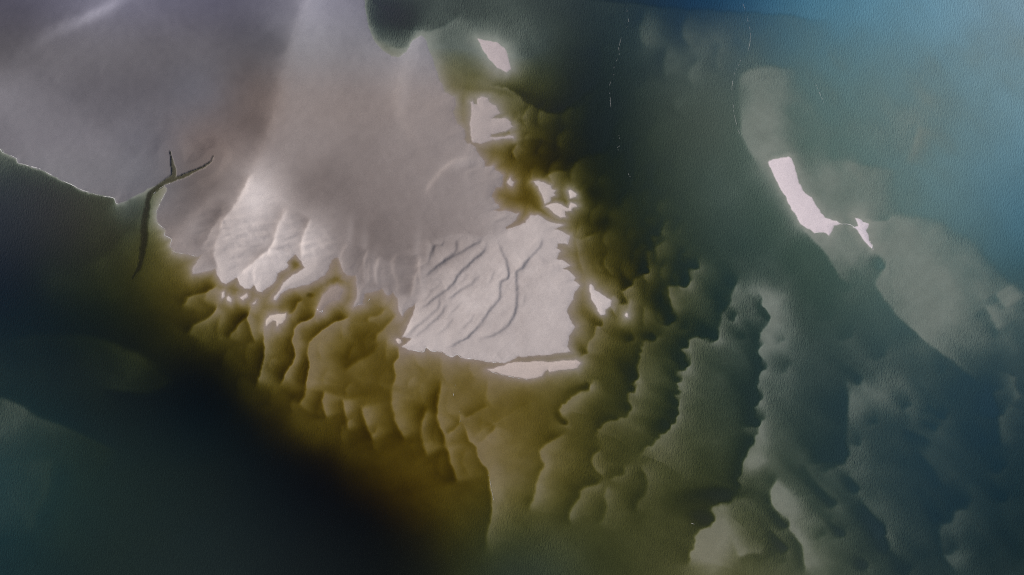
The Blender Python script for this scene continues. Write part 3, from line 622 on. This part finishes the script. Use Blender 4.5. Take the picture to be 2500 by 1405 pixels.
def sheet_object(name, faces, z, attrs, mat, skirt=0.0):
    used, inv = np.unique(faces.reshape(-1), return_inverse=True)
    q = inv.reshape(-1, 4)
    co = np.stack([XX.reshape(-1)[used], YY.reshape(-1)[used], z.reshape(-1)[used]], -1)
    src = used
    if skirt:                                # walls going down into the bed, and a floor: a body with thickness
        n = len(co)
        e = np.concatenate([q[:, [0, 1]], q[:, [1, 2]], q[:, [2, 3]], q[:, [3, 0]]])
        key = e[:, 0] * (n + 1) + e[:, 1]; rev = e[:, 1] * (n + 1) + e[:, 0]
        bd = e[~np.isin(key, rev)]
        low = co.copy(); low[:, 2] = -abs(skirt) + np.minimum(co[:, 2], 0)
        co = np.concatenate([co, low, co]); src = np.concatenate([used, used, used])     # third set: the rim, apart from the top so its shading stays level
        q = np.concatenate([q, np.stack([bd[:, 1] + 2 * n, bd[:, 0] + 2 * n, bd[:, 0] + n, bd[:, 1] + n], -1), q[:, ::-1] + n])
        keep, inv2 = np.unique(q.reshape(-1), return_inverse=True)
        q = inv2.reshape(-1, 4); co = co[keep]; src = src[keep]
    me = bpy.data.meshes.new(name)
    me.vertices.add(len(co)); me.vertices.foreach_set('co', co.astype(np.float32).reshape(-1))
    me.loops.add(q.size); me.loops.foreach_set('vertex_index', q.astype(np.int32).reshape(-1))
    me.polygons.add(len(q)); me.polygons.foreach_set('loop_start', np.arange(0, q.size, 4, dtype=np.int32))
    try: me.polygons.foreach_set('loop_total', np.full(len(q), 4, dtype=np.int32))
    except Exception: pass
    me.polygons.foreach_set('use_smooth', np.ones(len(q), dtype=bool))
    me.update(calc_edges=True)
    for an, arr in attrs.items():
        if arr.ndim == 3:
            a = me.attributes.new(an, 'FLOAT_COLOR', 'POINT')
            v = np.ones((len(src), 4), np.float32); v[:, :3] = arr.reshape(-1, 3)[src]
            a.data.foreach_set('color', v.reshape(-1))
        else:
            a = me.attributes.new(an, 'FLOAT', 'POINT')
            a.data.foreach_set('value', arr.reshape(-1)[src].astype(np.float32))
    me.materials.append(mat)
    o = bpy.data.objects.new(name, me)
    scene.collection.objects.link(o)
    return o

own = np.zeros(len(QUADS), int)              # 0 bed, 1 main flat, 2.. islets
own[face_max(sd_main_w) > -1.0] = 1
inner = ((XX[:-1, :-1] > wx(-30)) & (XX[:-1, :-1] < wx(W0 + 30)) & (YY[:-1, :-1] < wy(-30)) & (YY[:-1, :-1] > wy(H0 + 30))).reshape(-1)
for i, q in enumerate(sd_isl): own[(face_max(q) > -1.0) & inner] = i + 2
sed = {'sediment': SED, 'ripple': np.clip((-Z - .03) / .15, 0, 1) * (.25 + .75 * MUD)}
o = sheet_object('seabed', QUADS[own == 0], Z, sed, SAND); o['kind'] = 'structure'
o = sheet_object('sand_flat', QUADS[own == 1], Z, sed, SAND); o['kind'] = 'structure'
for i, (lab, _, _) in enumerate(ISLETS):
    f = QUADS[own == i + 2]
    if len(f) == 0: print('empty', lab); continue
    o = sheet_object('sand_islet', f, Z, sed, SAND, skirt=.5)
    o['label'] = lab; o['category'] = 'sandbar'; o['group'] = 'sand islets standing out of the water'

wdep = np.maximum(-Z, 0)
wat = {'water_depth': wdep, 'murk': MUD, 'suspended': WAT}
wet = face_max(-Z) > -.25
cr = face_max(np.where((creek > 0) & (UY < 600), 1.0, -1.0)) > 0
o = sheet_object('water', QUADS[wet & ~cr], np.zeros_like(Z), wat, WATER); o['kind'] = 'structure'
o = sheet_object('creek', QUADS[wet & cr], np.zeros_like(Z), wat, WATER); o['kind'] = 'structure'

# ------------------------------------------------------------------ foam
def foam(label, pts, width=1.6, gaps=.15, jitter=2.0, seed=1, group=None, flake=5.0, z=.03):
    """a broken, lumpy rope of foam lying on the water, width in photo pixels"""
    r = random.Random(seed)
    sp = np.array(smooth_line(pts, 8))
    seg = np.hypot(*(sp[1:] - sp[:-1]).T); cum = np.concatenate([[0], np.cumsum(seg)])
    n = max(4, int(cum[-1] / 2.2))
    px = np.interp(np.linspace(0, cum[-1], n), cum, sp[:, 0]); py = np.interp(np.linspace(0, cum[-1], n), cum, sp[:, 1])
    ph = [r.uniform(0, 6) for _ in range(4)]
    V, Fc = [], []
    run = []
    def flush(run):
        if len(run) < 2: return
        b = len(V)
        for (x, y, nx, ny, w) in run:
            for (a, h) in ((-1, 0.0), (-.55, .75), (.55, .75), (1, 0.0)):
                V.append((wx(x + nx * w * a), wy(y + ny * w * a), z - .035 + h * .09 * min(w, 2)))
        m = len(run)
        for i in range(m - 1):
            for j in range(3): Fc.append((b + i*4 + j, b + i*4 + j + 1, b + i*4 + 4 + j + 1, b + i*4 + 4 + j))
            Fc.append((b + i*4 + 3, b + i*4, b + i*4 + 4, b + i*4 + 7))
        Fc.append((b, b+3, b+2, b+1)); e = b + (m-1)*4; Fc.append((e, e+1, e+2, e+3))
    skip = 0
    for i in range(n):
        i0, i1 = max(i - 1, 0), min(i + 1, n - 1)
        tx, ty = px[i1] - px[i0], py[i1] - py[i0]; L = math.hypot(tx, ty) or 1
        nx, ny = -ty / L, tx / L
        s = i * 2.2
        off = jitter * (math.sin(s / 17 + ph[0]) + .7 * math.sin(s / 7.3 + ph[1])) * .5 + r.uniform(-.4, .4)
        w = width * (.55 + .45 * math.sin(s / 11 + ph[2]) * math.sin(s / 29 + ph[3]) + r.uniform(-.2, .25))
        if skip > 0: skip -= 1; w = .12
        elif r.random() < gaps: skip = r.randint(1, int(flake)); w = .12
        run.append((px[i] + nx * off, py[i] + ny * off, nx, ny, max(.3 if w > .13 else w, w) * .5))
    flush(run)
    me = bpy.data.meshes.new('foam_line'); me.from_pydata(V, [], Fc); me.update()
    me.materials.append(FOAM)
    for p in me.polygons: p.use_smooth = True
    o = bpy.data.objects.new('foam_line', me); scene.collection.objects.link(o)
    o['label'] = label; o['category'] = 'foam'; o['group'] = group or 'thin lines of foam'
SHORE_A = [(-30, 350), (0, 364)] + T(0,0,S7,(25,1095),(115,1130),(130,1165),(190,1180),(310,1218),(345,1240),(490,1310),(600,1365),(720,1400)) + [(270,482),(280,486),(284,497),(298,495)]
foam('white foam line along the grey sand edge at the left side', SHORE_A, 2.4, .05, .8, 3)
foam('thin foam rim round the rounded lobe right of the forked creek', T(280,340,S3,(495,485),(430,620),(400,690),(400,780),(440,830),(485,860),(475,915),(540,955),(530,1020),(570,1075),(700,1095),(775,1125)), 1.5, .1, .6, 5)
foam('foam line along the lower edge of the creased sand flat', H_((1115,1132),(1160,1155),(1200,1160),(1270,1172),(1290,1138),(1330,1165),(1400,1172),(1470,1207),(1510,1188),(1550,1217),(1640,1222),(1740,1242),(1840,1247)), 1.9, .12, .8, 8)
foam('short curved foam thread along the bank of the forked creek', T(280,340,S3,(372,520),(420,480),(470,445),(530,420)), 1.6, .08, .5, 11)
foam('long dotted foam streak in dark water right of the scaly dunes', E_((975,10),(972,100),(970,180),(930,260),(918,330),(910,400),(880,450),(868,550),(845,640),(850,740),(850,810)), .3, .2, 3, 13, flake=7)
foam('scattered foam specks trailing below the long dotted streak', E_((905,970),(915,1040),(890,1060),(945,1160),(980,1240),(1020,1320)), .3, .3, 5, 17, flake=7)
foam('curving dotted foam line along the left edge of the pale shoal', E_((1765,-30),(1820,90),(1850,250),(1830,360),(1780,440),(1720,580),(1725,720),(1745,880),(1775,960)), .42, .1, 1.6, 19)
foam('short faint foam streak over open blue green water at upper right', G_((560,610),(590,660),(605,700),(628,750)), .5, .3, 3, 23)
foam('foam thread down the right edge of the ochre slope near the bottom', J_((1728,670),(1740,720),(1756,790),(1775,890)), .6, .2, 1.2, 29)
foam('broken foam wisp over the brown shallows below the long low bar', J_((1508,30),(1490,80),(1484,125)), .7, .35, 2, 31)
foam('small foam squiggle where two brown furrows cross', J_((1525,235),(1535,270),(1520,335)), .7, .3, 2, 37)
foam('tiny foam arc beside the pink shoal at the bottom', B((1430,1030),(1460,1045),(1480,1080)), 1.5, .25, 1.5, 41)
foam('bright foam at the ragged lower corner of the long squared bar', T(1850,360,S33,(700,1052),(780,1038),(840,1046),(880,1068),(905,1010)), 1.8, .12, .8, 43)
foam('white thread joining the squared bar and the narrow spit', T(1850,360,S33,(960,912),(1010,940),(1090,942),(1160,962),(1200,1000)), 2.4, .0, .4, 47)
foam('foam fringe at the lower tip of the narrow spit', T(1850,360,S33,(1382,1150),(1400,1190),(1398,1240)), 2.2, .1, 1, 53)
foam('foam strands on the dull wet sand patch between brown fingers', H_((510,862),(530,880),(552,872),(545,890)), 1.6, .1, 1, 59)
foam('slanting foam strand left of the grey notch in the flat', H_((770,852),(800,838),(850,830),(890,790)), 1.4, .2, 1.5, 61)
foam('foam rim along the lower side of the long low bar', A((-26,1305),(20,1318),(60,1330),(150,1350),(260,1370)), 1.3, .2, .6, 67)
print('built')
